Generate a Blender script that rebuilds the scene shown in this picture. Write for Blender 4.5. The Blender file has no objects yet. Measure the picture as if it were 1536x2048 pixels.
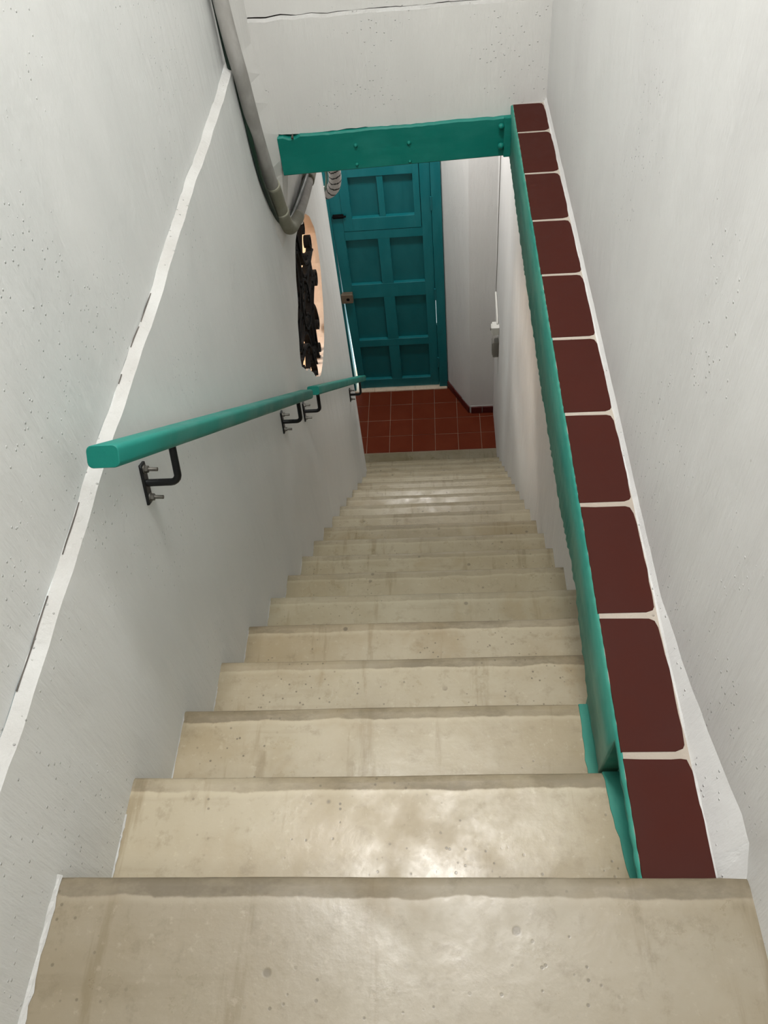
import bpy, bmesh, math, random
from mathutils import Vector, Matrix
random.seed(7)
C = bpy.context.scene.collection
R_ = random.uniform

# ------------------------------------------------------------------ measures
XL, XLU = -0.635, -0.659          # lower / upper left wall faces
Y0, RUN, RISE, NST = 0.367, 0.24137, 0.20539, 19
ZF = -NST * RISE                  # vestibule floor
XGL, XGR = 0.260, 0.371           # tiled ledge
XR = 0.411                        # lower right wall
YB = 2.93                         # lintel face
YEND = 4.25                       # end of left stair wall
YJ, YD = 5.465, 5.858             # jog, door plane
ZC = 3.30

# ------------------------------------------------------------------ helpers
def link(o, parent=None):
    C.objects.link(o)
    if parent is not None: o.parent = parent
    return o

def obj(name, bm, mats, parent=None, smooth=False, loc=None):
    me = bpy.data.meshes.new(name)
    bmesh.ops.recalc_face_normals(bm, faces=bm.faces[:])
    bm.to_mesh(me); bm.free()
    for m in (mats if isinstance(mats, (list, tuple)) else [mats]): me.materials.append(m)
    if smooth:
        me.shade_smooth()
        try: me.set_sharp_from_angle(angle=math.radians(35))
        except Exception: pass
    o = bpy.data.objects.new(name, me)
    if loc is not None: o.location = loc
    return link(o, parent)

def tag(o, label=None, cat=None, group=None, kind=None):
    if label: o['label'] = label
    if cat: o['category'] = cat
    if group: o['group'] = group
    if kind: o['kind'] = kind
    return o

def empty(name, loc=(0, 0, 0)):
    o = bpy.data.objects.new(name, None); o.location = loc; o.empty_display_size = .05
    return link(o)

def struct(name, bm, mats, parent=None, smooth=False):
    o = obj(name, bm, mats, parent, smooth); o['kind'] = 'structure'; return o

def merge(dst, src, mi=0):
    me = bpy.data.meshes.new('t'); 
    for f in src.faces: f.material_index = mi
    src.to_mesh(me); src.free(); dst.from_mesh(me); bpy.data.meshes.remove(me)

def box(bm, x0, x1, y0, y1, z0, z1, bev=0.0, mi=0, seg=2, jit=0.0):
    b = bmesh.new()
    bmesh.ops.create_cube(b, size=1)
    for v in b.verts:
        v.co = Vector((x0 + (v.co.x + .5) * (x1 - x0), y0 + (v.co.y + .5) * (y1 - y0), z0 + (v.co.z + .5) * (z1 - z0)))
        if jit: v.co += Vector((R_(-jit, jit), R_(-jit, jit), R_(-jit, jit)))
    if bev: bmesh.ops.bevel(b, geom=b.edges[:], offset=bev, segments=seg, affect='EDGES', profile=.5)
    merge(bm, b, mi)

def smooth_path(pts, n=6):
    P = [Vector(p) for p in pts]; out = []
    Q = [P[0] * 2 - P[1]] + P + [P[-1] * 2 - P[-2]]
    for i in range(1, len(Q) - 2):
        a, b, c, d = Q[i - 1:i + 3]
        for k in range(n):
            t = k / n
            out.append(.5 * ((2 * b) + (c - a) * t + (2 * a - 5 * b + 4 * c - d) * t * t + (3 * b - a - 3 * c + d) * t ** 3))
    out.append(P[-1]); return out

def tube(bm, pts, r, n=14, caps=True, mi=0, ring_mi=None):
    P = [Vector(p) for p in pts]; rings = []
    T = [(P[min(i + 1, len(P) - 1)] - P[max(i - 1, 0)]).normalized() for i in range(len(P))]
    u = T[0].orthogonal().normalized(); L = 0; acc = []
    for i, p in enumerate(P):
        u = (u - T[i] * u.dot(T[i])).normalized(); w = T[i].cross(u)
        rr = r(i / (len(P) - 1)) if callable(r) else r
        rings.append([bm.verts.new(p + (u * math.cos(2 * math.pi * k / n) + w * math.sin(2 * math.pi * k / n)) * rr) for k in range(n)])
        if i: L += (p - P[i - 1]).length
        acc.append(L)
    for i in range(len(rings) - 1):
        for k in range(n):
            f = bm.faces.new((rings[i][k], rings[i][(k + 1) % n], rings[i + 1][(k + 1) % n], rings[i + 1][k]))
            f.material_index = ring_mi((acc[i] + acc[i + 1]) / 2, (k + .5) / n) if ring_mi else mi
            f.smooth = True
    if caps:
        for rg in (rings[0], rings[-1]):
            f = bm.faces.new(rg); f.material_index = mi

def cyl(bm, a, b, r, n=16, mi=0, r2=None):
    a, b = Vector(a), Vector(b)
    tube(bm, [a, b], (lambda t: r + ((r2 if r2 else r) - r) * t), n, True, mi)

def quad(bm, pts, mi=0):
    f = bm.faces.new([bm.verts.new(p) for p in pts]); f.material_index = mi; return f

def strip(bm, A, B, mi=0):
    a = [bm.verts.new(p) for p in A]; b = [bm.verts.new(p) for p in B]
    for i in range(len(a) - 1):
        f = bm.faces.new((a[i], a[i + 1], b[i + 1], b[i])); f.material_index = mi
    return a, b

# ------------------------------------------------------------------ materials
def lin(r, g, b):
    f = lambda c: ((c / 255 + .055) / 1.055) ** 2.4 if c > 10 else c / 255 / 12.92
    return (f(r), f(g), f(b), 1)

class M:
    def __init__(s, name):
        s.m = bpy.data.materials.new(name); s.m.use_nodes = True
        s.n = s.m.node_tree.nodes; s.l = s.m.node_tree.links
        s.b = s.n['Principled BSDF']
        tc = s.n.new('ShaderNodeTexCoord'); oi = s.n.new('ShaderNodeObjectInfo')
        s.obj = tc.outputs['Object']
        mul = s.n.new('ShaderNodeVectorMath'); mul.operation = 'MULTIPLY_ADD'
        mul.inputs[0].default_value = (37.1, 11.7, 23.3)
        s.l.new(oi.outputs['Random'], mul.inputs[1]); s.l.new(s.obj, mul.inputs[2])
        s.co = mul.outputs[0]
        s.bh = None
    def L(s, a, b): s.l.new(a, b)
    def scaled(s, sc, co=None):
        v = s.n.new('ShaderNodeMapping'); v.inputs['Scale'].default_value = sc
        s.L(co or s.co, v.inputs[0]); return v.outputs[0]
    def noise(s, scale, detail=4, rough=.55, sc=None, dist=0, co=None):
        t = s.n.new('ShaderNodeTexNoise'); t.inputs['Scale'].default_value = scale
        t.inputs['Detail'].default_value = detail; t.inputs['Roughness'].default_value = rough
        t.inputs['Distortion'].default_value = dist
        s.L(s.scaled(sc, co) if sc else (co or s.co), t.inputs['Vector']); return t.outputs['Fac']
    def vor(s, scale, sc=None, rnd=1, out='Distance'):
        t = s.n.new('ShaderNodeTexVoronoi'); t.inputs['Scale'].default_value = scale; t.inputs['Randomness'].default_value = rnd
        s.L(s.scaled(sc) if sc else s.co, t.inputs['Vector']); return t.outputs[out]
    def ramp(s, x, a, b, lo=0, hi=1):
        r = s.n.new('ShaderNodeMapRange'); r.interpolation_type = 'SMOOTHSTEP'
        for i, v in zip((1, 2, 3, 4), (a, b, lo, hi)): r.inputs[i].default_value = v
        s.L(x, r.inputs[0]); return r.outputs[0]
    def math(s, op, a, b=None):
        n = s.n.new('ShaderNodeMath'); n.operation = op
        for i, v in enumerate((a, b)):
            if v is None: continue
            if isinstance(v, (int, float)): n.inputs[i].default_value = v
            else: s.L(v, n.inputs[i])
        return n.outputs[0]
    def mix(s, f, a, b, mode='MIX'):
        n = s.n.new('ShaderNodeMix'); n.data_type = 'RGBA'; n.blend_type = mode
        for sock, v in ((n.inputs[0], f), (n.inputs[6], a), (n.inputs[7], b)):
            if isinstance(v, (int, float)): sock.default_value = v
            elif isinstance(v, tuple): sock.default_value = v
            else: s.L(v, sock)
        return n.outputs[2]
    def xyz(s):
        n = s.n.new('ShaderNodeSeparateXYZ'); s.L(s.obj, n.inputs[0]); return n.outputs
    def color(s, c):
        if isinstance(c, tuple): s.b.inputs['Base Color'].default_value = c
        else: s.L(c, s.b.inputs['Base Color'])
        return s
    def rough(s, r):
        if isinstance(r, (int, float)): s.b.inputs['Roughness'].default_value = r
        else: s.L(r, s.b.inputs['Roughness'])
        return s
    def bump(s, h, strength=.3, dist=.01):
        n = s.n.new('ShaderNodeBump'); n.inputs['Strength'].default_value = strength; n.inputs['Distance'].default_value = dist
        s.L(h, n.inputs['Height'])
        if s.bh: s.L(s.bh, n.inputs['Normal'])
        s.bh = n.outputs[0]; s.L(s.bh, s.b.inputs['Normal']); return s
    def set(s, **k):
        for a, v in k.items(): s.b.inputs[a.replace('_', ' ')].default_value = v
        return s

def plaster(name, base, dirt, rough=.55, stretch=(1.2, 1.2, .35)):
    m = M(name)
    broad = m.noise(1.6, 5, .55, stretch)
    brush = m.noise(9, 6, .6, stretch)
    c = m.mix(m.ramp(broad, .35, .7), base, dirt)
    scuff = m.ramp(m.noise(3.5, 8, .7, (1.5, 1.5, .5)), .63, .72)
    c = m.mix(m.math('MULTIPLY', scuff, .35), c, (min(1, base[0] * 1.12), min(1, base[1] * 1.12), min(1, base[2] * 1.12), 1))
    chips = m.ramp(m.vor(17, (1, 1, .8)), .035, .02)
    chips = m.math('MULTIPLY', chips, m.ramp(m.noise(2.2, 2), .52, .6))
    c = m.mix(m.math('MULTIPLY', chips, .5), c, (base[0] * .45, base[1] * .42, base[2] * .38, 1))
    m.color(c).rough(m.ramp(brush, .3, .75, rough, rough + .2))
    m.bump(brush, .38, .014).bump(m.noise(70, 3, .6), .16, .003).bump(broad, .45, .04)
    m.bump(m.noise(4, 5, .7, (3, 3, .12)), .25, .012)
    grit = m.ramp(m.vor(60), .16, .05)
    m.bump(m.math('MULTIPLY', grit, m.ramp(m.noise(3, 2), .47, .6)), .8, .004)
    return m.m

def painted(name, base, worn, rough=.4, sc=(1, 1, 1), amt=.5, bump=.2, spec=.5):
    m = M(name)
    n = m.noise(7, 6, .6, sc); n2 = m.noise(24, 5, .65, sc)
    c = m.mix(m.math('MULTIPLY', m.ramp(n, .4, .68), amt), base, worn)
    c = m.mix(m.math('MULTIPLY', m.ramp(n2, .62, .75), amt * .6), c, worn)
    m.color(c).rough(m.ramp(n, .3, .7, rough, rough + .18)).bump(n2, bump, .004).set(**{'Specular IOR Level': spec})
    return m.m

def metal(name, base, rough=.45, metallic=.8, worn=None):
    m = M(name); n = m.noise(60, 4, .6)
    c = m.mix(m.ramp(n, .62, .7), base, worn) if worn else base
    m.color(c).rough(m.ramp(n, .3, .7, rough, rough + .15)).set(Metallic=metallic).bump(n, .15, .001)
    return m.m

def concrete(name, warm, pale, spots=1.0, band=True, bs=1.0):
    m = M(name)
    dk = lambda c, f, g=None, h=None: (c[0] * f, c[1] * (g or f), c[2] * (h or f), 1)
    broad = m.noise(2.3, 6, .6); fine = m.noise(28, 7, .7)
    streak = m.noise(5, 6, .65, (.35, 3.0, 1)); vert = m.noise(7, 6, .6, (2.6, .30, 1))
    c = m.mix(m.ramp(broad, .36, .62), warm, pale)
    c = m.mix(m.math('MULTIPLY', m.ramp(m.noise(1.1, 4, .6), .48, .66), .55), c, dk(warm, .80, .80, .80))
    c = m.mix(m.math('MULTIPLY', m.ramp(vert, .57, .68), .58), c, dk(warm, .66, .62, .52))
    c = m.mix(m.math('MULTIPLY', m.ramp(streak, .56, .72), .35), c, dk(warm, .72, .70, .66))
    c = m.mix(m.math('MULTIPLY', m.ramp(fine, .52, .70), .40), c, dk(warm, .62, .60, .56))
    c = m.mix(m.math('MULTIPLY', m.ramp(m.noise(60, 4, .7), .58, .72), .35), c, dk(pale, 1.25, 1.25, 1.28))
    c = m.mix(m.math('MULTIPLY', m.ramp(m.noise(1.9, 5, .65, None, .6), .56, .68), .40), c, dk(warm, .80, .70, .52))
    pits = m.ramp(m.vor(15), .13, .075)
    pits = m.math('MULTIPLY', pits, m.ramp(m.noise(5, 2), .50, .60))
    small = m.math('MULTIPLY', m.ramp(m.vor(48), .16, .08), m.ramp(m.noise(3.4, 2), .46, .58))
    scr = m.math('MULTIPLY', m.ramp(m.vor(20, (3.2, .55, 1)), .045, .02), m.ramp(m.noise(4, 2), .5, .6))
    allp = m.math('MULTIPLY', m.math('MAXIMUM', m.math('MAXIMUM', pits, small), scr), .72 * spots)
    c = m.mix(allp, c, (.085, .066, .042, 1))
    rough = m.ramp(m.noise(9, 6, .65), .3, .7, .26, .48)
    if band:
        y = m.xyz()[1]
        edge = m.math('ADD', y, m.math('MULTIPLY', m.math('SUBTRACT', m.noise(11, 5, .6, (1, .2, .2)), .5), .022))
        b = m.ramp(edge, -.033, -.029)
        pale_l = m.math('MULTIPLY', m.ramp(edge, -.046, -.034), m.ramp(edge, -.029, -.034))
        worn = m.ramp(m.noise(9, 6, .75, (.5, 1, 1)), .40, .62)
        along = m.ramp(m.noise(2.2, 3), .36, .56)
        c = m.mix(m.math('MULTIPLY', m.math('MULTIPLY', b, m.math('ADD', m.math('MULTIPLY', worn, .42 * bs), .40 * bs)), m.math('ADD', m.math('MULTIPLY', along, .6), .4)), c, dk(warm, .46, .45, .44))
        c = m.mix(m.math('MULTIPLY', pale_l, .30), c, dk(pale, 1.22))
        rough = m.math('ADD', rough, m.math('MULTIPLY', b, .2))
    m.color(c).rough(rough).set(**{'Specular IOR Level': .5})
    m.bump(broad, .15, .02).bump(fine, .10, .004).bump(allp, .12, -.002).bump(streak, .05, .003)
    return m.m

WALL = plaster('white wall plaster', (.74, .748, .735, 1), (.67, .685, .675, 1))
WALLR = plaster('white wall plaster right', (.76, .76, .75, 1), (.70, .695, .69, 1))
BULK = plaster('cream white plaster', (.72, .712, .685, 1), (.66, .652, .63, 1))
VEST = plaster('vestibule plaster', (.66, .65, .63, 1), (.58, .57, .55, 1))
ROUGHP = plaster('rough plaster ridge', (.52, .52, .505, 1), (.44, .43, .41, 1), .8, (3, 3, 3))
PEACH = plaster('peach reveal plaster', (.60, .475, .39, 1), (.56, .51, .46, 1), .6, (2, 2, 2))
PEACHROOM = plaster('peach room paint', (.84, .68, .53, 1), (.80, .65, .51, 1), .7)
TEAL = painted('teal beam paint', (.003, .165, .130, 1), (.02, .22, .18, 1), .42, (.6, 1, 1.4), .55, .2, .25)
TEALS = painted('teal ledge paint', (.045, .235, .180, 1), (.012, .18, .145, 1), .42, (1.5, .5, 1.5), .8, .2, .25)
RAIL = painted('teal rail paint', (.010, .190, .155, 1), (.02, .23, .185, 1), .38, (1.2, .4, 1), .4, .08, .3)
RAILE = painted('teal rail end grain', (.004, .155, .12, 1), (.02, .19, .15, 1), .55, (1, 1, 1), .4, .2, .2)
DOOR = painted('blue teal door paint', (.002, .140, .160, 1), (.012, .185, .205, 1), .36, (2, 2, .5), .45, .1)
DOORP = painted('blue teal door panel paint', (.002, .118, .134, 1), (.008, .145, .16, 1), .4, (2, 2, .6), .4, .1)
REDT = painted('oxide red ledge tile', (.047, .0095, .0060, 1), (.056, .0125, .0082, 1), .55, (1, 1, 1), .5, .10, .12)
REDF = painted('red clay floor tile', (.125, .022, .008, 1), (.155, .034, .014, 1), .5, (1, 1, 1), .5, .1, .1)
GROUTL = plaster('pale tile grout', (.42, .375, .32, 1), (.36, .31, .26, 1), .8, (2, 2, 2))
GROUTF = plaster('dull floor grout', (.28, .17, .12, 1), (.22, .13, .10, 1), .8, (3, 3, 3))
REDB = painted('dark red baseboard tile', (.09, .012, .010, 1), (.12, .02, .016, 1), .4)
STONE = concrete('pale threshold stone', (.50, .38, .27, 1), (.62, .50, .38, 1), .5, False)
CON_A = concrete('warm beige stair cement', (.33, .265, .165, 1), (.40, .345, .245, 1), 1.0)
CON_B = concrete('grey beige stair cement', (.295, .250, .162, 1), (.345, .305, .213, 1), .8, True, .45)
CON_L = concrete('darkened landing cement', (.245, .200, .130, 1), (.285, .248, .184, 1), .8)  # stair cement darkened to offset the strong lamp light on the landing
CON_F = concrete('bare cement border', (.20, .172, .105, 1), (.24, .21, .145, 1), .5, False)
IRON = metal('black wrought iron', (.003, .003, .0035, 1), .7, 0).copy()
IRON.node_tree.nodes['Principled BSDF'].inputs['Specular IOR Level'].default_value = .12
BLACK = metal('black painted steel', (.014, .015, .016, 1), .32, .5, (.10, .12, .12, 1))
STEEL = metal('dull steel bolt', (.20, .19, .17, 1), .4, .9)
LOCKM = metal('tarnished lock steel', (.22, .17, .12, 1), .5, .6)
PIPE = painted('grey pipe paint', (.30, .29, .27, 1), (.46, .45, .43, 1), .65, (1.4, 1.4, .7), .7, .25, .3)
PIPE2 = painted('olive grey pipe paint', (.24, .235, .18, 1), (.33, .325, .27, 1), .65, (2, 2, 2), .5, .3, .3)
CABLE = painted('dark green cable', (.004, .022, .012, 1), (.004, .035, .018, 1), .4)
WIREG = painted('pale green wire', (.12, .20, .16, 1), (.18, .26, .22, 1), .5)
TAPEW = painted('pale conduit wrap', (.46, .43, .42, 1), (.55, .52, .50, 1), .5)
TAPEK = painted('black tape', (.012, .012, .012, 1), (.02, .02, .02, 1), .5)
PLASTIC = painted('white plastic box', (.72, .72, .68, 1), (.66, .66, .62, 1), .4, (1, 1, 1), .3, .05)
PLASTG = painted('grey outlet box', (.22, .21, .19, 1), (.27, .25, .22, 1), .5)
GAP = painted('dark crack', (.09, .08, .07, 1), (.14, .12, .11, 1), .9)
OUTG = plaster('pavement outside', (.6, .6, .58, 1), (.5, .5, .48, 1))

# ------------------------------------------------------------------ left wall with the round opening
WC = (3.25, -1.03)
prof = [(25, .455), (45, .42), (62, .36), (80, .375), (100, .385), (120, .36), (141, .335), (160, .40), (178, .46), (190, .40), (205, .335), (222, .325), (240, .35), (262, .39), (278, .395), (303, .42), (330, .435), (352, .47), (365 + 7, .485)]
def hole_r(a):
    a = a % 360
    P = [(p - 360, r) for p, r in prof[-4:]] + prof + [(p + 360, r) for p, r in prof[:4]]
    for (a0, r0), (a1, r1) in zip(P, P[1:]):
        if a0 <= a <= a1: 
            t = (a - a0) / (a1 - a0); t = t * t * (3 - 2 * t); return r0 + (r1 - r0) * t
    return .42
NH = 72
hole = [(WC[0] + hole_r(k * 360 / NH) * math.cos(math.radians(k * 360 / NH)), WC[1] + hole_r(k * 360 / NH) * math.sin(math.radians(k * 360 / NH))) for k in range(NH)]
XB = XL - .055
bm = bmesh.new()
ZR = .252
ridge = []
n = 170
for i in range(n + 1):
    y = -2.0 + i * (2.78 + 2.0) / n
    t = max(0, min(1, (y - .4) / 2.2))
    ridge.append((y, .236 + .02 * t + .0035 * math.sin(y * 7.3) + .002 * math.sin(y * 19 + 1) + .0012 * math.sin(y * 47) + R_(-.0008, .0008), XL))
zt = .26
# front face: two concave ngons split at the hole's left and right-most rows
def front(xf, upper_pts):
    a = hole[:NH // 2 + 1]            # 0..180 upper half
    b = hole[NH // 2:] + [hole[0]]    # lower half
    up = [(xf, y, z) for y, z in reversed(a)]
    lo = [(xf, y, z) for y, z in reversed(b)]
    vy0, vy1, z0 = -2.0, YEND, ZF - .1
    quad(bm, [(xf, vy0, WC[1])] + up + [(xf, vy1, WC[1])] + upper_pts)
    quad(bm, [(xf, vy1, WC[1])] + lo + [(xf, vy0, WC[1])] + [(xf, vy0, z0), (xf, vy1, z0)])
front(XL, [(XL, YEND, -.20), (XL, 2.79, -.20)] + [(x, y, z) for y, z, x in reversed(ridge)])
front(XB, [(XB, YEND, -.20), (XB, 2.79, -.20), (XB, 2.79, zt), (XB, -2.0, zt)])
# end face + corner
strip(bm, [(XL, YEND, ZF - .1), (XL, YEND, -.2)], [(XB, YEND, ZF - .1), (XB, YEND, -.2)])
# ridge top, rough lighter plaster
strip(bm, [(x, y, z) for y, z, x in ridge], [(XLU + R_(-.0006, .001), y, z + .011 + R_(-.001, .001)) for y, z, x in ridge], 1)
ck = [(y, z) for y, z, x in ridge if .55 < y < .95 or 1.22 < y < 1.62]
for (ya, za), (yb, zb_) in zip(ck, ck[1:]):
    if yb - ya < .05 and math.sin(ya * 23) > -.55: quad(bm, [(XLU + .0035, ya, za + .0102), (XLU + .0035, yb, zb_ + .0102), (XLU + .0014, yb, zb_ + .0116 + .0006 * math.sin(yb * 60)), (XLU + .0014, ya, za + .0116 + .0006 * math.sin(ya * 60))], 3)
# upper wall
strip(bm, [(XLU, y, z + .011) for y, z, x in ridge], [(XLU, y, ZC) for y, z, x in ridge])
strip(bm, [(XLU, 2.78, .2), (XLU, 2.78, ZC)], [(XLU, 3.05, .2), (XLU, 3.05, ZC)])
# reveal of the opening (peach)
a, b = strip(bm, [(XL, y, z) for y, z in hole + [hole[0]]], [(XB, y, z) for y, z in hole + [hole[0]]], 2)
# rough caulking where the wall meets the treads
def fillet(y0, y1, z, w, n=14):
    A, B, D = [], [], []
    for i in range(n + 1):
        y = y0 + (y1 - y0) * i / n; s = w * R_(.45, 1.1)
        A.append((XL - .001, y, z + s * R_(.7, 1.3))); B.append((XL + s * .5, y, z + s * .55)); D.append((XL + s * R_(.8, 1.1), y, z + .0012))
    strip(bm, A, B, 1); strip(bm, B, D, 1)
fillet(-.6, Y0, 0, .009, 60)
for k in range(1, 12):
    ya_ = Y0 + (k - 1) * RUN + .03
    fillet(ya_ + R_(0, .03), Y0 + k * RUN - R_(0, .08), -k * RISE, .0026 if k > 1 else .0036)
wl = struct('wall_left', bm, [WALL, ROUGHP, PEACH, GAP])
wl['label'] = 'long white plastered stair wall with a ridge line and round grilled opening'

# bulkhead: plastered wall above the lintel with hairline crack
bm = bmesh.new()
N = 60; X0, X1 = -.575, .39; XW = -.63
xs = [XW + (X1 - XW) * i / N for i in range(N + 1)]
cr = [.318 - .004 * (x + .1) + .001 * math.sin(x * 23) + (.002*math.sin(x*60) if x < -.3 else 0) + R_(-.0006, .0006) for x in xs]
low_b = [-.062 + .004 * math.sin(x * 17) + R_(-.002, .002) for x in xs]
strip(bm, [(x, YB - .002, z) for x, z in zip(xs, low_b)], [(x, YB - .004, z - .010) for x, z in zip(xs, cr)])
strip(bm, [(x, YB - .004, z - .010) for x, z in zip(xs, cr)], [(x, YB + .002, z) for x, z in zip(xs, cr)], 1)
strip(bm, [(x, YB + .002, z) for x, z in zip(xs, cr)], [(x, YB + .04, z) for x, z in zip(xs, cr)], 2)
gapw = [.0016 + .0008 * math.sin(x * 31) + (.002 if x < -.45 else 0) + R_(-.0006, .0006) for x in xs]
strip(bm, [(x, YB + .002, z + g) for x, z, g in zip(xs, cr, gapw)], [(x, YB + .04, z + g) for x, z, g in zip(xs, cr, gapw)], 2)
strip(bm, [(x, YB + .002, z + g) for x, z, g in zip(xs, cr, gapw)], [(x, YB + .002, ZC) for x in xs])
quad(bm, [(XW, YB + .04, .2), (X1, YB + .04, .2), (X1, YB + .04, .45), (XW, YB + .04, .45)], 2)
strip(bm, [(x, YB - .002, z) for x, z in zip(xs, low_b)], [(x, YB + .06, z) for x, z in zip(xs, low_b)])
# sloped plaster return running into the left wall, fading out below the lintel
zs = [ZC, 1.5, .8, .45, .34, .25, .15, .05, -.06, -.15, -.21, -.30, -.40, -.50]
A, B, D = [], [], []
for z in zs:
    k = 1 if z > -.15 else max(0, (z + .52) / .37)
    xf = X0 - .03 * max(0, min(1, (z + .05) / .30)) if z > -.1 else XL + (X0 - XL) * k
    top = z > .25
    A.append((XLU - .004, 2.735, z)); B.append((xf + R_(-.002, .002), YB - .004 - .02 * (1 - k), z)); D.append((xf + .004, YB + .25 * k + .01, z))
strip(bm, A, B); strip(bm, B, D)
box(bm, -.80, .60, YB + .10, YB + .20, -.06, ZC)  # added unseen fill behind the bulkhead, closes a leak of outside light
wb = struct('wall_bulkhead', bm, [BULK, ROUGHP, GAP], smooth=False)
# right upper wall
bm = bmesh.new()
ys_ = [-2.0, -.5, .30, .345, .352, .369, .378, .388, .398, .41, .42, .43, .47, .52, .60, .70, .85, 1.0, 1.3, 1.7, 2.2, 2.6, 3.0]
zs_ = [-.06, -.02, 0, .002, .02, .05, .09, .12, .15, .18, .23, .3, .45, .7, 1.2, ZC]
def wallx(y, z):
    base = .413 - .032 * min(1, max(0, (y - .367) / .50)) ** .6 if y > .367 else .413
    return base
g_ = [[bm.verts.new((wallx(y, z), y, z)) for z in zs_] for y in ys_]
for r0, r1 in zip(g_, g_[1:]):
    for j in range(len(zs_) - 1): bm.faces.new((r0[j], r0[j + 1], r1[j + 1], r1[j])).smooth = True
struct('wall_right', bm, WALLR, smooth=True)
# lower right wall under the ledge, jog, angled reveal beside the door
bm = bmesh.new()
pl = [(XR, .30), (XR, YJ), (.205, YJ + .003), (.012, YD - .005), (.012, YD + .15)]
box(bm, XR, XR + .1, .30, YJ + .1, ZF - .1, -.1)
strip(bm, [(x, y, ZF - .1) for x, y in pl[1:]], [(x, y, -.1) for x, y in pl[1:]])
struct('wall_right_lower', bm, WALLR)
# wall around the door and the hidden vestibule side
bm = bmesh.new()
box(bm, -1.45, -.925, YD - .03, YD + .12, ZF - .1, -.1)
box(bm, -.93, .10, YD - .03, YD + .12, -1.50, -.1)
box(bm, .012, .12, YD - .005, YD + .12, ZF - .1, -.1)
struct('wall_front', bm, VEST)
bm = bmesh.new()
box(bm, -1.45, -1.35, 4.30, YD, ZF - .1, -.1)
box(bm, -1.45, XB + .002, 4.15, 4.25 - .002, ZF - .1, -.1)
struct('wall_vestibule', bm, VEST)
bm = bmesh.new(); box(bm, -.8, .6, -2.1, -2.0, -.3, ZC); struct('wall_back', bm, WALL)
bm = bmesh.new(); box(bm, -.8, .6, -2.1, 3.1, ZC, ZC + .1); struct('ceiling', bm, BULK)
bm = bmesh.new()
box(bm, XB, XR + .1, YB + .13, YEND, -.215, -.08); box(bm, -1.45, XR + .1, YEND, YD + .12, -.215, -.08)
struct('ceiling_vestibule', bm, BULK)

# neighbouring peach room seen through the opening
bm = bmesh.new()
x0, x1, y0, y1, z0, z1 = -3.0, XB - .004, 1.2, 4.12, -2.9, .3
quad(bm, [(x0, y0, z0), (x0, y1, z0), (x0, y1, z1), (x0, y0, z1)])
quad(bm, [(x0, y0, z0), (x1, y0, z0), (x1, y0, z1), (x0, y0, z1)])
quad(bm, [(x0, y1, z0), (x1, y1, z0), (x1, y1, z1), (x0, y1, z1)])
quad(bm, [(x0, y0, z0), (x1, y0, z0), (x1, y1, z0), (x0, y1, z0)])
quad(bm, [(x0, y0, z1), (x1, y0, z1), (x1, y1, z1), (x0, y1, z1)])
quad(bm, [(x1, y0, z0), (x1, y0, z1), (x1, 2.4, z1), (x1, 2.4, z0)])
struct('wall_neighbour_room', bm, PEACHROOM)

# ------------------------------------------------------------------ vestibule floor
bm = bmesh.new()
box(bm, -1.45, XR + .1, 4.6, YD + .1, ZF - .12, ZF - .004, 0, 1)
box(bm, -1.45, XR + .1, 4.55, 5.003, ZF - .05, ZF, .001, 2)
T = .20328; XT = -.52477; YT = 5.00928
for i in range(-5, 5):
    for j in range(0, 5):
        a0, b0 = XT + i * T, YT + j * T
        if a0 > XR: continue
        dz = R_(-.0012, .0008); e = .0024
        box(bm, a0 + e, a0 + T - e, b0 + e, min(b0 + T - e, YD + .05), ZF - .006, ZF + dz, .0016, 0, 1, .0011)
struct('floor', bm, [REDF, GROUTF, CON_F])
bm = bmesh.new()
box(bm, -.93, .004, YD - .055, YD + .30, ZF - .02, ZF + .014, .005, 0, 2, .003)
struct('trim_1', bm, STONE)
# baseboards along the jog and angled reveal
bm = bmesh.new()
for i in range(2):
    box(bm, .214 + i * .1, .31 + i * .1, YJ - .012, YJ + .004, ZF, ZF + .075, .003, 0, 1, .002)
box(bm, .205, XR, YJ - .004, YJ + .004, ZF, ZF + .082, 0, 1)
p0, p1 = Vector((.200, YJ - .002, 0)), Vector((.010, YD - .012, 0)); d = (p1 - p0).normalized(); nn = Vector((-d.y, d.x, 0))
if nn.y > 0: nn = -nn
for i in range(3):
    L = (p1 - p0).length / 3
    b = bmesh.new(); box(b, .004, L - .004, 0, .010, ZF, ZF + .07, .002, 0, 1, .002)
    mat = Matrix(((d.x, nn.x, 0, 0), (d.y, nn.y, 0, 0), (0, 0, 1, 0), (0, 0, 0, 1)))
    for v in b.verts: v.co = mat @ v.co + p0 + d * L * i
    merge(bm, b, 0)
struct('baseboard_right', bm, [REDB, ROUGHP])

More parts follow.
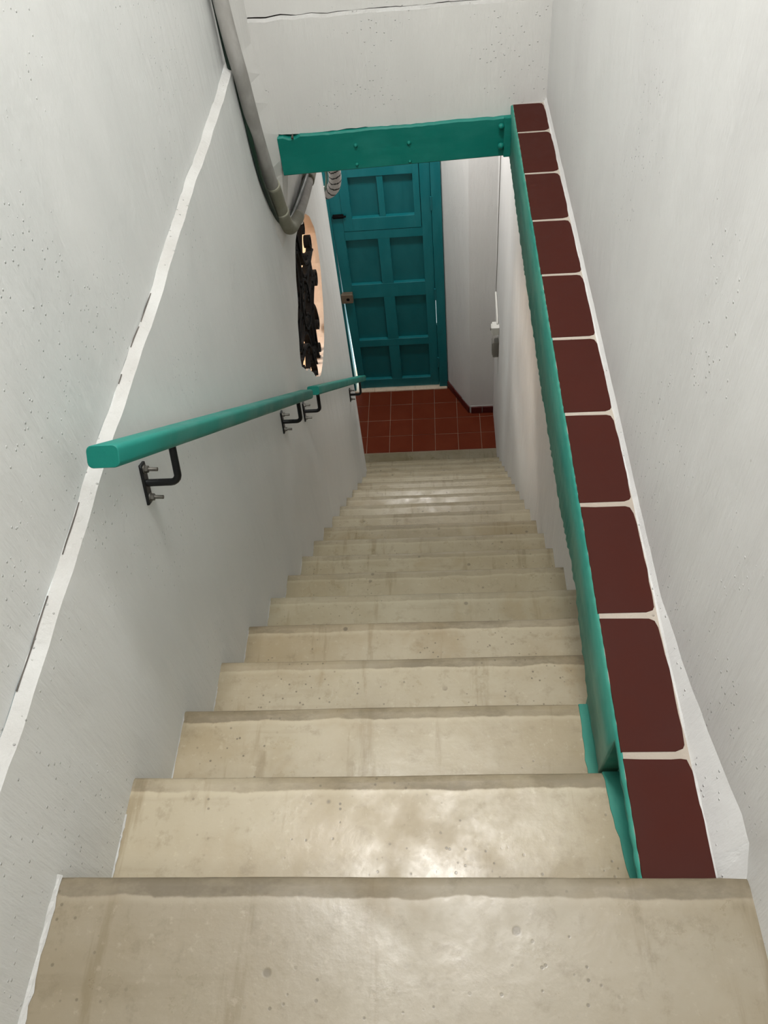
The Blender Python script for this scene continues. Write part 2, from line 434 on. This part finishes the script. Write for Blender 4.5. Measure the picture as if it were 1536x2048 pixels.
# ------------------------------------------------------------------ staircase
st = empty('staircase', (0, Y0, 0))
tag(st, 'steep straight flight of bare beige cement steps going down to the red tiled floor', 'staircase')
def step(k):
    w0, w1 = XL - .02, .418
    if k == 0: w1 = .43
    if k >= 17: w0, w1 = -1.34, XR + .01
    depth = 2.4 if k == 0 else RUN + .05
    th = .26
    b = bmesh.new()
    nx = 40
    prof_ = [(-depth, 0), (-.016, 0), (-.006, -.0016), (-.0012, -.006), (0, -.014), (-.002, -.034), (-.010, -.040), (-.018, -.046), (-.020, -th), (-depth, -th)]
    rings = []
    a1, a2, a3 = R_(0, 6), R_(0, 6), R_(0, 6)
    am = .0009 if k < 12 else .0014
    for i in range(nx + 1):
        x = w0 + (w1 - w0) * i / nx
        wob = am * math.sin(x * 5 + a1) + .4 * am * math.sin(x * 17 + a2)
        zz = .4 * am * math.sin(x * 6 + a3)
        chip = R_(0, .0005)
        rings.append([b.verts.new((x, y + (wob - chip if y > -.03 else 0), z + (zz if y > -.03 and z > -.05 else 0))) for y, z in prof_])
    for r0, r1 in zip(rings, rings[1:]):
        m_ = len(prof_)
        for j in range(m_):
            f = b.faces.new((r0[j], r0[(j + 1) % m_], r1[(j + 1) % m_], r1[j])); f.smooth = j in (1, 2, 3, 4)
    b.faces.new(rings[0]); b.faces.new(rings[-1])
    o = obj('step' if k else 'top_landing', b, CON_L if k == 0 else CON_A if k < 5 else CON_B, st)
    o.location = (0, k * RUN, -k * RISE)
    return o
for k in range(0, 19): step(k)
# teal paint carried over the ends of the two upper treads
for k, ya, yb in ((1, Y0 + .0, Y0 + RUN - .001), (2, Y0 + RUN - .02, Y0 + 2 * RUN - .004)):
    b = bmesh.new(); n = 14; A, B, A2 = [], [], []
    for i in range(n + 1):
        y = ya + (yb - ya) * i / n
        A.append(((.286 - .024 * i / n if k == 1 else .267) + R_(-.0022, .0022), y - Y0, .0024)); B.append((.300, y - Y0, .0024)); A2.append((A[-1][0] - .001, y - Y0, -.003))
    strip(b, A, B); strip(b, A, A2)
    o = obj('painted_edge', b, TEALS, st); o.location = (0, 0, -k * RISE); o['label'] = 'teal paint band along the tread end'

# ------------------------------------------------------------------ tiled ledge
led = empty('tiled_ledge', (XGL, Y0, -.02))
tag(led, 'narrow ledge topped with square oxide red tiles and a teal painted side, beside right wall', 'ledge')
def at_led(v): return (v[0] - XGL, v[1] - Y0, v[2] + .02)
b = bmesh.new()
bot = [(.33, -.037), (.598, -.037), (.611, -.235), (.77, -.236), (.95, -.205), (1.0, -.192), (1.08, -.196), (1.16, -.212), (1.25, -.232), (1.37, -.242), (1.67, -.254), (1.95, -.256), (2.23, -.254), (2.6, -.235), (2.93, -.21)]
def zbot(y):
    for (a0, r0), (a1, r1) in zip(bot, bot[1:]):
        if a0 <= y <= a1: return r0 + (r1 - r0) * (y - a0) / (a1 - a0)
    return -.21
n = 220; ring = []
for i in range(n + 1):
    y = .33 + (2.96 - .33) * i / n; zb = zbot(y) + R_(-.003, .003); xo = R_(-.0015, .0015)
    ring.append([b.verts.new(at_led(p)) for p in ((XGL + .0065 + xo, y, -.0185), (XGL + xo, y, -.0225), (XGL + .0012, y, -.030 + .45 * (zb + .037)), (XGL + xo, y, zb + .005), (XGL + .004, y, zb), (.45, y, zb), (.45, y, -.0185))])
for r0, r1 in zip(ring, ring[1:]):
    for j in range(7):
        f = b.faces.new((r0[j], r0[(j + 1) % 7], r1[(j + 1) % 7], r1[j])); f.material_index = 1 if j == 6 else 0; f.smooth = j < 5
b.faces.new(ring[0]); b.faces.new(ring[-1])
obj('slab', b, [TEALS, GROUTL], led)['label'] = 'teal painted slab side with pale grout on top'
b = bmesh.new(); box(b, .300 - XGL, .43 - XGL, 0, .49, -.60, -.012, .004, 0, 2, .001)
for v in b.verts:
    if v.co.x < .10: v.co.x += -.014 * min(1, v.co.y / .27)
obj('stringer', b, TEALS, led)
b = bmesh.new()
YT0 = .5595
joints = [.352] + [YT0 + .27 * k for k in range(9)] + [2.925]
for j, (ya, yb) in enumerate(zip(joints, joints[1:])):
    g = .0056 - .00012 * j
    ya += g if j else 0; yb -= g if j < len(joints) - 2 else 0
    xa, xb = XGL + .006, .3715 + R_(-.002, .0015)
    rc = R_(.008, .012) if j else .004
    rf = R_(.003, .006)
    pts = [(xa, ya + .001), (xb - .014 - R_(0, .004), ya + R_(-.001, .001)), (xb - .004, ya + rf), ]
    nn_ = 9
    for q in range(nn_):
        t = q / (nn_ - 1); pts.append((xb + R_(-.0012, .0009) + .002 * math.sin(t * 3.1), ya + .012 + (yb - ya - .034) * t))
    pts += [(xb - .005, yb - rc * .7), (xb - .014, yb - rc * .25), (xb - .03, yb - .002), (xa + .03, yb - R_(0, .002)), (xa + .001, yb)]
    top = [b.verts.new(at_led((x, y, -.0175))) for x, y in pts]
    cx = sum(x for x, y in pts) / len(pts); cy = sum(y for x, y in pts) / len(pts)
    edge = [b.verts.new(at_led((cx + (x - cx) * 1.012, cy + (y - cy) * 1.006, -.0195))) for x, y in pts]
    lowv = [b.verts.new(at_led((cx + (x - cx) * 1.016, cy + (y - cy) * 1.008, -.026))) for x, y in pts]
    b.faces.new(top)
    for r0, r1 in ((top, edge), (edge, lowv)):
        for q in range(len(pts)): b.faces.new((r0[q], r0[(q + 1) % len(pts)], r1[(q + 1) % len(pts)], r1[q]))
obj('tile_course', b, REDT, led)['label'] = 'row of oxide red tiles'
# plaster bead between tiles and wall
b = bmesh.new(); n = 70; A, B, D = [], [], []
for i in range(n + 1):
    y = .36 + 2.57 * i / n; wx = .379
    A.append(at_led((.3728 + R_(-.0012, .0012), y, -.0190))); B.append(at_led((.3758 + R_(-.0008, .0008), y, -.0140 + R_(-.002, .002)))); wx = wallx(y, 0); tp = min(1, max(0, (y - .360) / .05)); D.append(at_led((wx + .003, y, -.010 + tp * (.008 + 3.4 * (wx - .379)) + R_(-.002, .003))))
strip(b, A, B); strip(b, B, D)
obj('grout_bead', b, WALLR, led, True)['label'] = 'whitish plaster bead along the wall side'

# ------------------------------------------------------------------ lintel beam
lin_ = empty('lintel_beam', (-.16, YB, -.21))
tag(lin_, 'green teal painted steel beam spanning the stairwell under the white bulkhead', 'beam')
def rel(v, o): return tuple(a - c for a, c in zip(v, o.location))
b = bmesh.new(); n = 40; rg = []
for i in range(n + 1):
    x = -.578 + (.262 + .578) * i / n
    t = i / n; zt_ = -.066 + .013 * t + (.0012 * math.sin(x * 21)) + (-.009 if -.545 < x < -.495 else 0) + R_(-.0012, .0012); zb = -.212 + .018 * t
    rg.append([b.verts.new(rel(p, lin_)) for p in ((x, YB - .010, zt_), (x, YB - .016, zt_ - .005), (x, YB - .015 + R_(-.0006, .0006), (zt_ + zb) / 2), (x, YB - .016, zb + .004), (x, YB - .012, zb), (x, YB + .13, zb), (x, YB + .13, zt_))])
for r0, r1 in zip(rg, rg[1:]):
    for j in range(7):
        f = b.faces.new((r0[j], r0[(j + 1) % 7], r1[(j + 1) % 7], r1[j])); f.smooth = False
b.faces.new(rg[0]); b.faces.new(rg[-1])
obj('web_plate', b, TEAL, lin_)
b = bmesh.new(); box(b, .236 - lin_.location.x, .264 - lin_.location.x, -.026, -.008, .014, .160, .004, 0, 2, .001)
obj('end_cleat', b, TEAL, lin_)
for x, z, r in ((-.297, -.116, .0085), (-.104, -.121, .0085), (-.300, -.187, .007), (-.104, -.190, .007), (.226, -.081, .011), (.226, -.152, .012)):
    b = bmesh.new(); yb_ = YB - .015 if x < .2 else YB - .028
    P = [rel((x, yb_ + .004 - t * .012, z), lin_) for t in (0, .45, .8, 1)]
    tube(b, P, lambda t, r=r: r * (1 if t < .2 else .92 if t < .5 else .6 if t < .9 else .15), 12)
    obj('bolt', b, TEAL, lin_, True)
b = bmesh.new(); P = [(-.522, YB - .018, -.072), (-.521, YB - .019, -.064), (-.519, YB - .017, -.056)]
tube(b, [rel(p, lin_) for p in P], lambda t: .005 - .003 * t, 8); obj('crack', b, GAP, lin_)['label'] = 'small dark hole at the top edge'

# ------------------------------------------------------------------ handrails
D = Vector((0, .7729, -.6345)); UP = Vector((0, .6345, .7729)); XRAIL = -.5670
def rail_bar(name, parent, c0, c1, w, h, rnd):
    b = bmesh.new(); L = (c1 - c0).length; prof_ = []
    for cx, cz, a0 in ((w / 2 - rnd, h / 2 - rnd, 0), (-w / 2 + rnd, h / 2 - rnd, 90), (-w / 2 + rnd, -h / 2 + rnd, 180), (w / 2 - rnd, -h / 2 + rnd, 270)):
        for a in (0, 22.5, 45, 67.5, 90): prof_.append((cx + rnd * math.cos(math.radians(a0 + a)), cz + rnd * math.sin(math.radians(a0 + a))))
    rings = []
    for s, sc in ((0, .94), (.0018, 1), (.25, 1), (.5, 1), (.75, 1), (L - .0018, 1), (L, .94)) :
        p = c0 + D * s - parent.location
        rings.append([b.verts.new(p + Vector((x * sc, 0, 0)) + UP * z * sc) for x, z in prof_])
    m_ = len(prof_)
    for r0, r1 in zip(rings, rings[1:]):
        for j in range(m_): b.faces.new((r0[j], r0[(j + 1) % m_], r1[(j + 1) % m_], r1[j])).smooth = True
    for r in (rings[0], rings[-1]):
        f = b.faces.new(r); f.material_index = 1
    o = obj(name, b, [RAIL, RAILE], parent); return o
def bracket(parent, y, z, railz, tilt):
    """wall plate centre at (XL, y, z); arm rises to the rail underside"""
    o0 = parent.location
    rx = Matrix.Translation((0, y, z)) @ Matrix.Rotation(math.radians(-tilt), 4, 'X') @ Matrix.Translation((0, -y, -z))
    railz = z + (railz - z) / math.cos(math.radians(tilt)) * (1 / (1 + .82 * math.tan(math.radians(tilt)))) + .006
    b = bmesh.new(); r = .0078; xe = XRAIL + .006; rr = .017
    P = [(XL + .002, y, z)] + [(xe - rr - (xe - rr - XL) * (1 - t), y, z) for t in (.3, .7, 1)]
    for a in (20, 40, 60, 80, 90): P.append((xe - rr + rr * math.sin(math.radians(a)), y, z + rr * (1 - math.cos(math.radians(a)))))
    P += [(xe, y, z + (railz - z) * .6), (xe, y, railz + .008)]
    tube(b, [rx @ Vector(p) - o0 for p in P], r, 14)
    arm = obj('bracket', b, BLACK, parent, True); arm['label'] = 'black bent steel bracket'
    b = bmesh.new(); box(b, XL - .001, XL + .006, y - .013, y + .013, z - .047, z + .045, .0022, 0, 2)
    for v in b.verts: v.co = rx @ v.co - o0
    obj('mounting_plate', b, BLACK, arm)
    for dz in (.031, -.033):
        b = bmesh.new()
        cyl(b, rx @ Vector((XL + .005, y, z + dz)) - o0, rx @ Vector((XL + .008, y, z + dz)) - o0, .0095, 18)
        cyl(b, rx @ Vector((XL + .008, y, z + dz)) - o0, rx @ Vector((XL + .015, y, z + dz)) - o0, .0075, 6)
        cyl(b, rx @ Vector((XL + .015, y, z + dz)) - o0, rx @ Vector((XL + .034, y, z + dz - .001)) - o0, .0042, 12)
        obj('bolt', b, STEEL, arm, True)['label'] = 'dull steel anchor bolt'
zr = lambda y: .3585 - .821 * (y - .903)        # underside line of the upper rail
rail1 = empty('handrail', (XRAIL, .92, .36))
tag(rail1, 'upper teal wooden handrail nearest the viewer on black brackets along the left wall', 'handrail', 'teal handrails on the left wall')
h = .038
c0 = Vector((XRAIL, .903, .3585)) + UP * h / 2; c1 = Vector((XRAIL, 2.455, .3585 - .821 * (2.455 - .903))) + UP * h / 2
rail_bar('rail', rail1, c0, c1, .056, h, .010)
bracket(rail1, 1.122, .079, zr(1.122), 23); bracket(rail1, 2.261, -.851, zr(2.261), 14)
rail2 = empty('handrail', (XRAIL, 2.62, -1.03))
tag(rail2, 'lower teal wooden handrail further down the left wall, ending near the door', 'handrail', 'teal handrails on the left wall')
s0 = Vector((XRAIL - .004, 2.617, -1.042)); s1 = Vector((XRAIL - .004, 4.237, -2.389))
D2 = (s1 - s0).normalized(); D_, UP_ = D, UP; D = D2; UP = Vector((0, -D2.z, D2.y))
rail_bar('rail', rail2, s0 + UP * .019, s1 + UP * .019, .052, .038, .008)
zr2 = lambda y: -1.042 + (y - 2.617) * (D2.z / D2.y)
bracket(rail2, 2.642, -1.157, zr2(2.642), 13); bracket(rail2, 4.00, -2.295, zr2(4.00), 15)
D, UP = D_, UP_

# ------------------------------------------------------------------ wrought iron grille in the round opening
gr = empty('window_grille', (XL - .031, WC[0], WC[1]))
tag(gr, 'black wrought iron scroll grille in the round opening of the left wall', 'grille')
def flat_bar(pts2, name='scroll', w=.030, t=.011, xo=0):
    """flat bar following pts2 (y,z) in the wall plane, its width across the wall"""
    b = bmesh.new(); P = [Vector((0, y, z)) for y, z in pts2]; rings = []
    for i, p in enumerate(P):
        d = (P[min(i + 1, len(P) - 1)] - P[max(i - 1, 0)]).normalized(); nrm = Vector((0, -d.z, d.y))
        rings.append([b.verts.new(p + nrm * a + Vector((c + xo, 0, 0))) for a, c in ((t / 2, w / 2), (t / 2, -w / 2), (-t / 2, -w / 2), (-t / 2, w / 2))])
    for r0, r1 in zip(rings, rings[1:]):
        for j in range(4): b.faces.new((r0[j], r0[(j + 1) % 4], r1[(j + 1) % 4], r1[j]))
    b.faces.new(rings[0]); b.faces.new(rings[-1])
    return obj(name, b, IRON, gr)
def spiral(cy, cz, r0, a0, turns, sgn=1, n=26, shrink=.28):
    return [(cy + r0 * (1 - (1 - shrink) * k / n) * math.cos(math.radians(a0 + sgn * turns * 360 * k / n)), cz + r0 * (1 - (1 - shrink) * k / n) * math.sin(math.radians(a0 + sgn * turns * 360 * k / n))) for k in range(n + 1)]
def cscroll(y0, z0, y1, z1, bow, r=.058):
    """C scroll between two points, bowed sideways, curled at both ends"""
    a, c = Vector((y0, z0)), Vector((y1, z1)); d = (c - a).normalized(); nr = Vector((-d.y, d.x)) * (1 if bow > 0 else -1)
    mid = [(1 - t) * a + t * c + nr * abs(bow) * math.sin(math.pi * t) for t in [k / 20 for k in range(21)]]
    sg = -1 if bow > 0 else 1
    def curl(p, tang):
        cen = p + nr * -r; a0 = math.degrees(math.atan2((p - cen).y, (p - cen).x)); cr_ = tang.x * (p - cen).y - tang.y * (p - cen).x
        return spiral(cen.x, cen.y, r, a0, 1.15, -1 if cr_ > 0 else 1)
    e = curl(mid[-1], d); s = curl(mid[0], -d)
    return [tuple(p) for p in list(reversed(s))[:-1]] + [tuple(p) for p in mid] + e[1:]
def rot(P, q): c, n_ = ((1, 0), (0, 1), (-1, 0), (0, -1))[q]; return [(c * y - n_ * z, n_ * y + c * z) for y, z in P]
for q in range(4):
    flat_bar(rot(cscroll(.070, .320, .320, .070, -.085, .050), q), xo=.003)
    flat_bar(rot(cscroll(.050, .225, .225, .050, -.060, .040), q), xo=-.005)
    flat_bar(rot(cscroll(.135, .185, .270, .255, .014, .034), q), w=.024)
    flat_bar(rot(cscroll(.020, .290, .020, .100, .030, .036), q), w=.026, xo=-.002)
    flat_bar(rot(cscroll(-.020, .290, -.020, .100, -.030, .036), q), w=.026, xo=-.002)
flat_bar([(.115 * math.cos(a), .115 * math.sin(a)) for a in [math.radians(k * 10) for k in range(37)]], 'ring')
for P in ([(.004, -.335, -.01), (.004, 0, .012), (.006, .36, .028), (.008, .425, .024)], [(-.004, .01, .35), (-.004, 0, 0), (-.002, .03, -.35), (.004, .03, -.405)]):
    b = bmesh.new(); tube(b, smooth_path(P, 6), .0075, 10); obj('cross_bar', b, IRON, gr)

# ------------------------------------------------------------------ grey drain pipe with elbow
pp = empty('drain_pipe', (-.608, 2.66, .3))
tag(pp, 'grey painted pipe running down the left wall and bending away beneath the green beam', 'pipe')
o0 = pp.location
pa = [(-.632, 2.690, .80), (-.628, 2.683, .62), (-.622, 2.680, .485), (-.616, 2.670, .40), (-.610, 2.662, .33), (-.606, 2.671, .253), (-.606, 2.689, .169), (-.607, 2.714, .076), (-.608, 2.749, -.027), (-.608, 2.787, -.128), (-.608, 2.832, -.222)]
b = bmesh.new(); tube(b, [Vector(p) - o0 for p in smooth_path(pa, 5)], .0235, 20); obj('pipe_length', b, PIPE, pp)
b = bmesh.new(); tube(b, [Vector(p) - o0 for p in smooth_path([(-.608, 2.818, -.19), (-.608, 2.850, -.262), (-.608, 2.886, -.345)], 5)], lambda t: .0275 - .0012 * t, 20); obj('coupling', b, PIPE2, pp)
b = bmesh.new(); pe = [(-.608, 2.880, -.330), (-.608, 2.905, -.385), (-.608, 2.945, -.435), (-.608, 3.00, -.475), (-.608, 3.08, -.506), (-.608, 3.19, -.538)]
tube(b, [Vector(p) - o0 for p in smooth_path(pe, 6)], lambda t: .0295 if t < .12 or t > .9 else .0275, 20); obj('elbow', b, PIPE2, pp)
b = bmesh.new(); tube(b, [Vector(p) - o0 for p in smooth_path([(-.608, 3.16, -.532), (-.608, 3.39, -.574), (-.608, 3.64, -.606), (-.608, 4.05, -.64)], 5)], .0255, 20); obj('pipe_length', b, PIPE, pp)
b = bmesh.new(); tube(b, [Vector(p) - o0 for p in smooth_path([(-.608, 3.60, -.602), (-.608, 3.72, -.613), (-.608, 3.84, -.624)], 4)], .030, 20); obj('coupling', b, PIPE2, pp)
# green cable lying behind the pipe
b = bmesh.new()
pc = [(-.645, 2.705, .72), (-.645, 2.705, .42), (-.640, 2.695, .26), (-.6275, 2.698, .12), (-.6260, 2.708, -.01), (-.626, 2.733, -.115), (-.6255, 2.780, -.215), (-.626, 2.87, -.36), (-.626, 2.97, -.445), (-.622, 3.10, -.492), (-.615, 3.24, -.513), (-.608, 3.42, -.538), (-.604, 3.62, -.565), (-.604, 3.95, -.60)]
tube(b, smooth_path(pc, 6), .0085, 12)
tag(obj('cable', b, CABLE), 'dark green cable tucked along the grey pipe', 'cable')

# ------------------------------------------------------------------ striped conduit and thin wire in the vestibule
b = bmesh.new()
pth = smooth_path([(-.590, 4.42, -.30), (-.589, 4.42, -.70), (-.588, 4.42, -.90), (-.587, 4.42, -.985), (-.590, 4.42, -1.035), (-.604, 4.42, -1.080), (-.635, 4.42, -1.108), (-.680, 4.42, -1.114), (-.80, 4.42, -1.116), (-1.0, 4.42, -1.116)], 16)
def chev(L, u):
    v = (L + .030 * abs(((u + .55) % 1) - .5) * 2) / .034
    return 1 if (v % 1) < .22 else 0
tube(b, pth, .0365, 32, True, 0, chev)
tag(obj('striped_conduit', b, [TAPEW, TAPEK]), 'pale conduit with black chevron bands bending left in front of the door top', 'conduit')
b = bmesh.new()
tube(b, smooth_path([(-.628, 4.36, -.30), (-.627, 4.36, -.80), (-.626, 4.36, -.95), (-.632, 4.36, -1.01), (-.655, 4.36, -1.07), (-.72, 4.36, -1.10)], 6), .007, 10)
tag(obj('wire', b, WIREG), 'thin pale green wire hanging left of the striped conduit', 'wire')

# ------------------------------------------------------------------ switch box, conduit and outlet on the right wall near the corner
jb = empty('switch_box', (XR, 5.10, -2.65))
tag(jb, 'small white surface switch box on the right wall of the vestibule', 'switch')
b = bmesh.new(); box(b, -.052, 0, -.10, -.02, -.020, .050, .004); obj('housing', b, PLASTIC, jb)
b = bmesh.new(); box(b, -.060, -.051, -.090, -.030, -.012, .042, .003); obj('cover', b, PLASTIC, jb)
b = bmesh.new(); box(b, -.066, -.059, -.068, -.052, .004, .026, .002); obj('rocker', b, PLASTG, jb)
b = bmesh.new(); tube(b, smooth_path([(XR - .012, 5.045, -2.602), (XR - .011, 5.11, -2.56), (XR - .011, 5.20, -2.53), (XR - .010, 5.31, -2.50)], 5), .008, 10)
tag(obj('white_conduit', b, PLASTIC), 'short white conduit rising from the white switch box', 'conduit')
b = bmesh.new(); tube(b, smooth_path([(XR - .006, 5.19, -1.2), (XR - .006, 5.20, -1.40), (XR - .006, 5.23, -1.60), (XR - .006, 5.27, -1.95), (XR - .006, 5.30, -2.25), (XR - .008, 5.31, -2.50)], 6), .0028, 8)
tag(obj('wall_wire', b, PLASTG), 'thin grey wire running down the right wall above the white conduit', 'wire')
ob = empty('outlet_box', (XR, 5.12, -2.78))
tag(ob, 'grey outlet box just under the white switch box', 'outlet')
b = bmesh.new(); box(b, -.045, 0, -.10, -.015, -.12, .025, .005); obj('housing', b, PLASTG, ob)
b = bmesh.new(); box(b, -.050, -.044, -.09, -.025, -.105, .010, .003); obj('cover', b, PLASTG, ob)

# ------------------------------------------------------------------ door
dr = empty('door_1', (-.455, YD, ZF)); dr['kind'] = 'structure'
dr['label'] = 'blue teal panelled wooden street door with small upper hatch'
do = dr.location
def dpart(name, boxes, mat, parent=None, bev=.003, label=None):
    b = bmesh.new()
    for bx in boxes: box(b, *bx, bev)
    for v in b.verts: v.co -= do
    o = obj(name, b, mat, parent or dr)
    if label: o['label'] = label
    return o
F0, F1 = YD - .014, YD + .024         # faces of stiles and rails
ZB_, ZT_ = -3.880, -1.575
dpart('door_frame', [(-.925, -.852, YD - .035, YD + .08, ZF, -1.50), (-.066, .012, YD - .030, YD + .08, ZF, -1.50), (-.925, .012, YD - .035, YD + .08, -1.57, -1.49)], DOOR)
# tapered left stile leaves the slit of daylight
b = bmesh.new(); NB = 24
for i in range(NB): box(b, -.846, -.765, F0, F1, ZB_ + (ZT_ - ZB_) * i / NB, ZB_ + (ZT_ - ZB_) * (i + 1) / NB)
bmesh.ops.remove_doubles(b, verts=b.verts[:], dist=.0004)
for v in b.verts:
    if v.co.x < -.8:
        v.co.x += -.0055 + .001 + .027 * max(0, (-2.2 - v.co.z) / 1.55) ** 1.6
    v.co -= do
leaf = obj('door_leaf', b, DOOR, dr)
xs_ = [(-.7655, -.505), (-.412, -.146)]
rows = [(-2.735, -2.312), (-3.318, -2.868), (-3.782, -3.392)]
dpart('stile', [(-.147, -.068, F0, F1, ZB_, ZT_)], DOOR, leaf)
dpart('rail', [(-.770, -.146, F0, F1, -2.313, -2.235)], DOOR, leaf)
dpart('rail', [(-.770, -.146, F0, F1, -2.869, -2.734)], DOOR, leaf)
dpart('rail', [(-.770, -.146, F0, F1, -3.393, -3.317)], DOOR, leaf)
dpart('rail', [(-.770, -.146, F0, F1, ZB_, -3.781)], DOOR, leaf)
dpart('rail', [(-.770, -.146, F0, F1, -1.66, ZT_)], DOOR, leaf)
for z0, z1 in rows:
    dpart('mullion', [(-.506, -.411, F0 + .001, F1, z0 - .002, z1 + .002)], DOOR, leaf)
    for a, c in xs_: dpart('panel', [(a - .01, c + .01, F1 - .004, F1 + .008, z0 - .01, z1 + .01)], DOORP, leaf, .001)
# hatch
hx = dpart('hatch', [(-.764, -.690, F0 - .004, F1, -2.231, -1.662), (-.200, -.151, F0 - .004, F1, -2.231, -1.662), (-.691, -.199, F0 - .004, F1, -2.231, -2.122), (-.691, -.199, F0 - .004, F1, -1.785, -1.662), (-.472, -.424, F0 + .002, F1, -2.124, -1.784)], DOOR)
for a, c in ((-.690, -.472), (-.424, -.200)): dpart('panel', [(a - .01, c + .01, F1 - .004, F1 + .006, -2.13, -1.78)], DOORP, hx, .001)
dpart('hatch_light_backing', [(-.79, -.10, F1 + .009, F1 + .02, -1.66, -1.60), (-.79, -.755, F1 + .001, F1 + .02, -2.26, -1.6), (-.16, -.10, F1 + .001, F1 + .02, -2.26, -1.6), (-.79, -.10, F1 + .001, F1 + .02, -2.26, -2.22)], DOORP, leaf, .001)  # added unseen backing, keeps daylight from leaking through the hatch gaps
dpart('stile_light_backing', [(-.085, -.05, F1 + .002, F1 + .03, -2.96, -1.55), (-.085, -.05, F1 + .002, F1 + .03, ZB_, -3.22)], DOORP, None, .001)  # added unseen strips blocking daylight along the right stile, short slit left open
dpart('lock', [(-.862, -.764, F0 - .045, F0 + .001, -2.882, -2.795)], LOCKM, None, .004, 'tarnished steel rim lock')
b = bmesh.new(); cyl(b, Vector((-.806, F0 - .046, -2.842)) - do, Vector((-.806, F0 - .043, -2.842)) - do, .014, 16); obj('keyhole', b, IRON, dr)
lk = dpart('hatch_bolt', [(-.838, -.752, F0 - .018, F0, -2.108, -2.076)], IRON, None, .003, 'black barrel bolt beside the hatch')
b = bmesh.new(); cyl(b, Vector((-.842, F0 - .016, -2.092)) - do, Vector((-.735, F0 - .016, -2.092)) - do, .008, 12); obj('barrel', b, IRON, lk)
for z in (-2.03, -2.86, -3.60):
    b = bmesh.new(); cyl(b, Vector((-.067, F0 - .012, z - .055)) - do, Vector((-.067, F0 - .012, z + .055)) - do, .010, 12); obj('hinge', b, DOORP, dr, True)

# pavement outside the door
bm = bmesh.new(); box(bm, -2.5, 1.5, YD + .31, 9.0, ZF - .15, ZF - .03); struct('floor_outside', bm, OUTG)

# ------------------------------------------------------------------ lights
def area(name, loc, size, power, col, rot=(0, 0, 0), shape='DISK', size_y=None):
    l = bpy.data.lights.new(name, 'AREA'); l.energy = power; l.color = col; l.shape = shape; l.size = size
    if size_y: l.size_y = size_y
    o = bpy.data.objects.new(name, l); o.location = loc; o.rotation_euler = rot; C.objects.link(o); return o
area('ceiling_light', (-.20, 1.45, ZC - .03), .50, 74, (1, .985, .955))
area('landing_light', (-.05, -1.0, ZC - .03), .45, 15, (1, .99, .965))
area('vestibule_light', (-.25, 5.10, -.24), .24, 29, (1, .965, .93))
area('neighbour_light', (-2.5, 3.1, .25), .9, 90, (1, .93, .83))

w = bpy.data.worlds.new('World'); bpy.context.scene.world = w; w.use_nodes = True
nt = w.node_tree; bg = nt.nodes['Background']
bg.inputs[0].default_value = (.82, .96, 1, 1); bg.inputs[1].default_value = 4.0   # white overcast daylight outside

# ------------------------------------------------------------------ camera
R = [[0.9959778960677784, 0.02414862643567431, -0.0862836855128009], [0.03644327991862478, 0.7705582651371401, 0.6363268400575398], [-0.08185302616992504, 0.6369119278755199, -0.7665789445560804]]
cam = bpy.data.cameras.new('Camera'); co = bpy.data.objects.new('Camera', cam); C.objects.link(co)
r, u, f = R
co.matrix_world = Matrix(((r[0], u[0], -f[0], 0), (r[1], u[1], -f[1], 0), (r[2], u[2], -f[2], 1.30612), (0, 0, 0, 1)))
cam.sensor_fit = 'VERTICAL'; cam.sensor_height = 36; cam.lens = 36 * 1636.94 / 2048
cam.clip_start = .02
sc = bpy.context.scene; sc.camera = co
sc.view_settings.view_transform = 'Standard'; sc.view_settings.look = 'None'
sc.view_settings.exposure = 0; sc.view_settings.gamma = 1
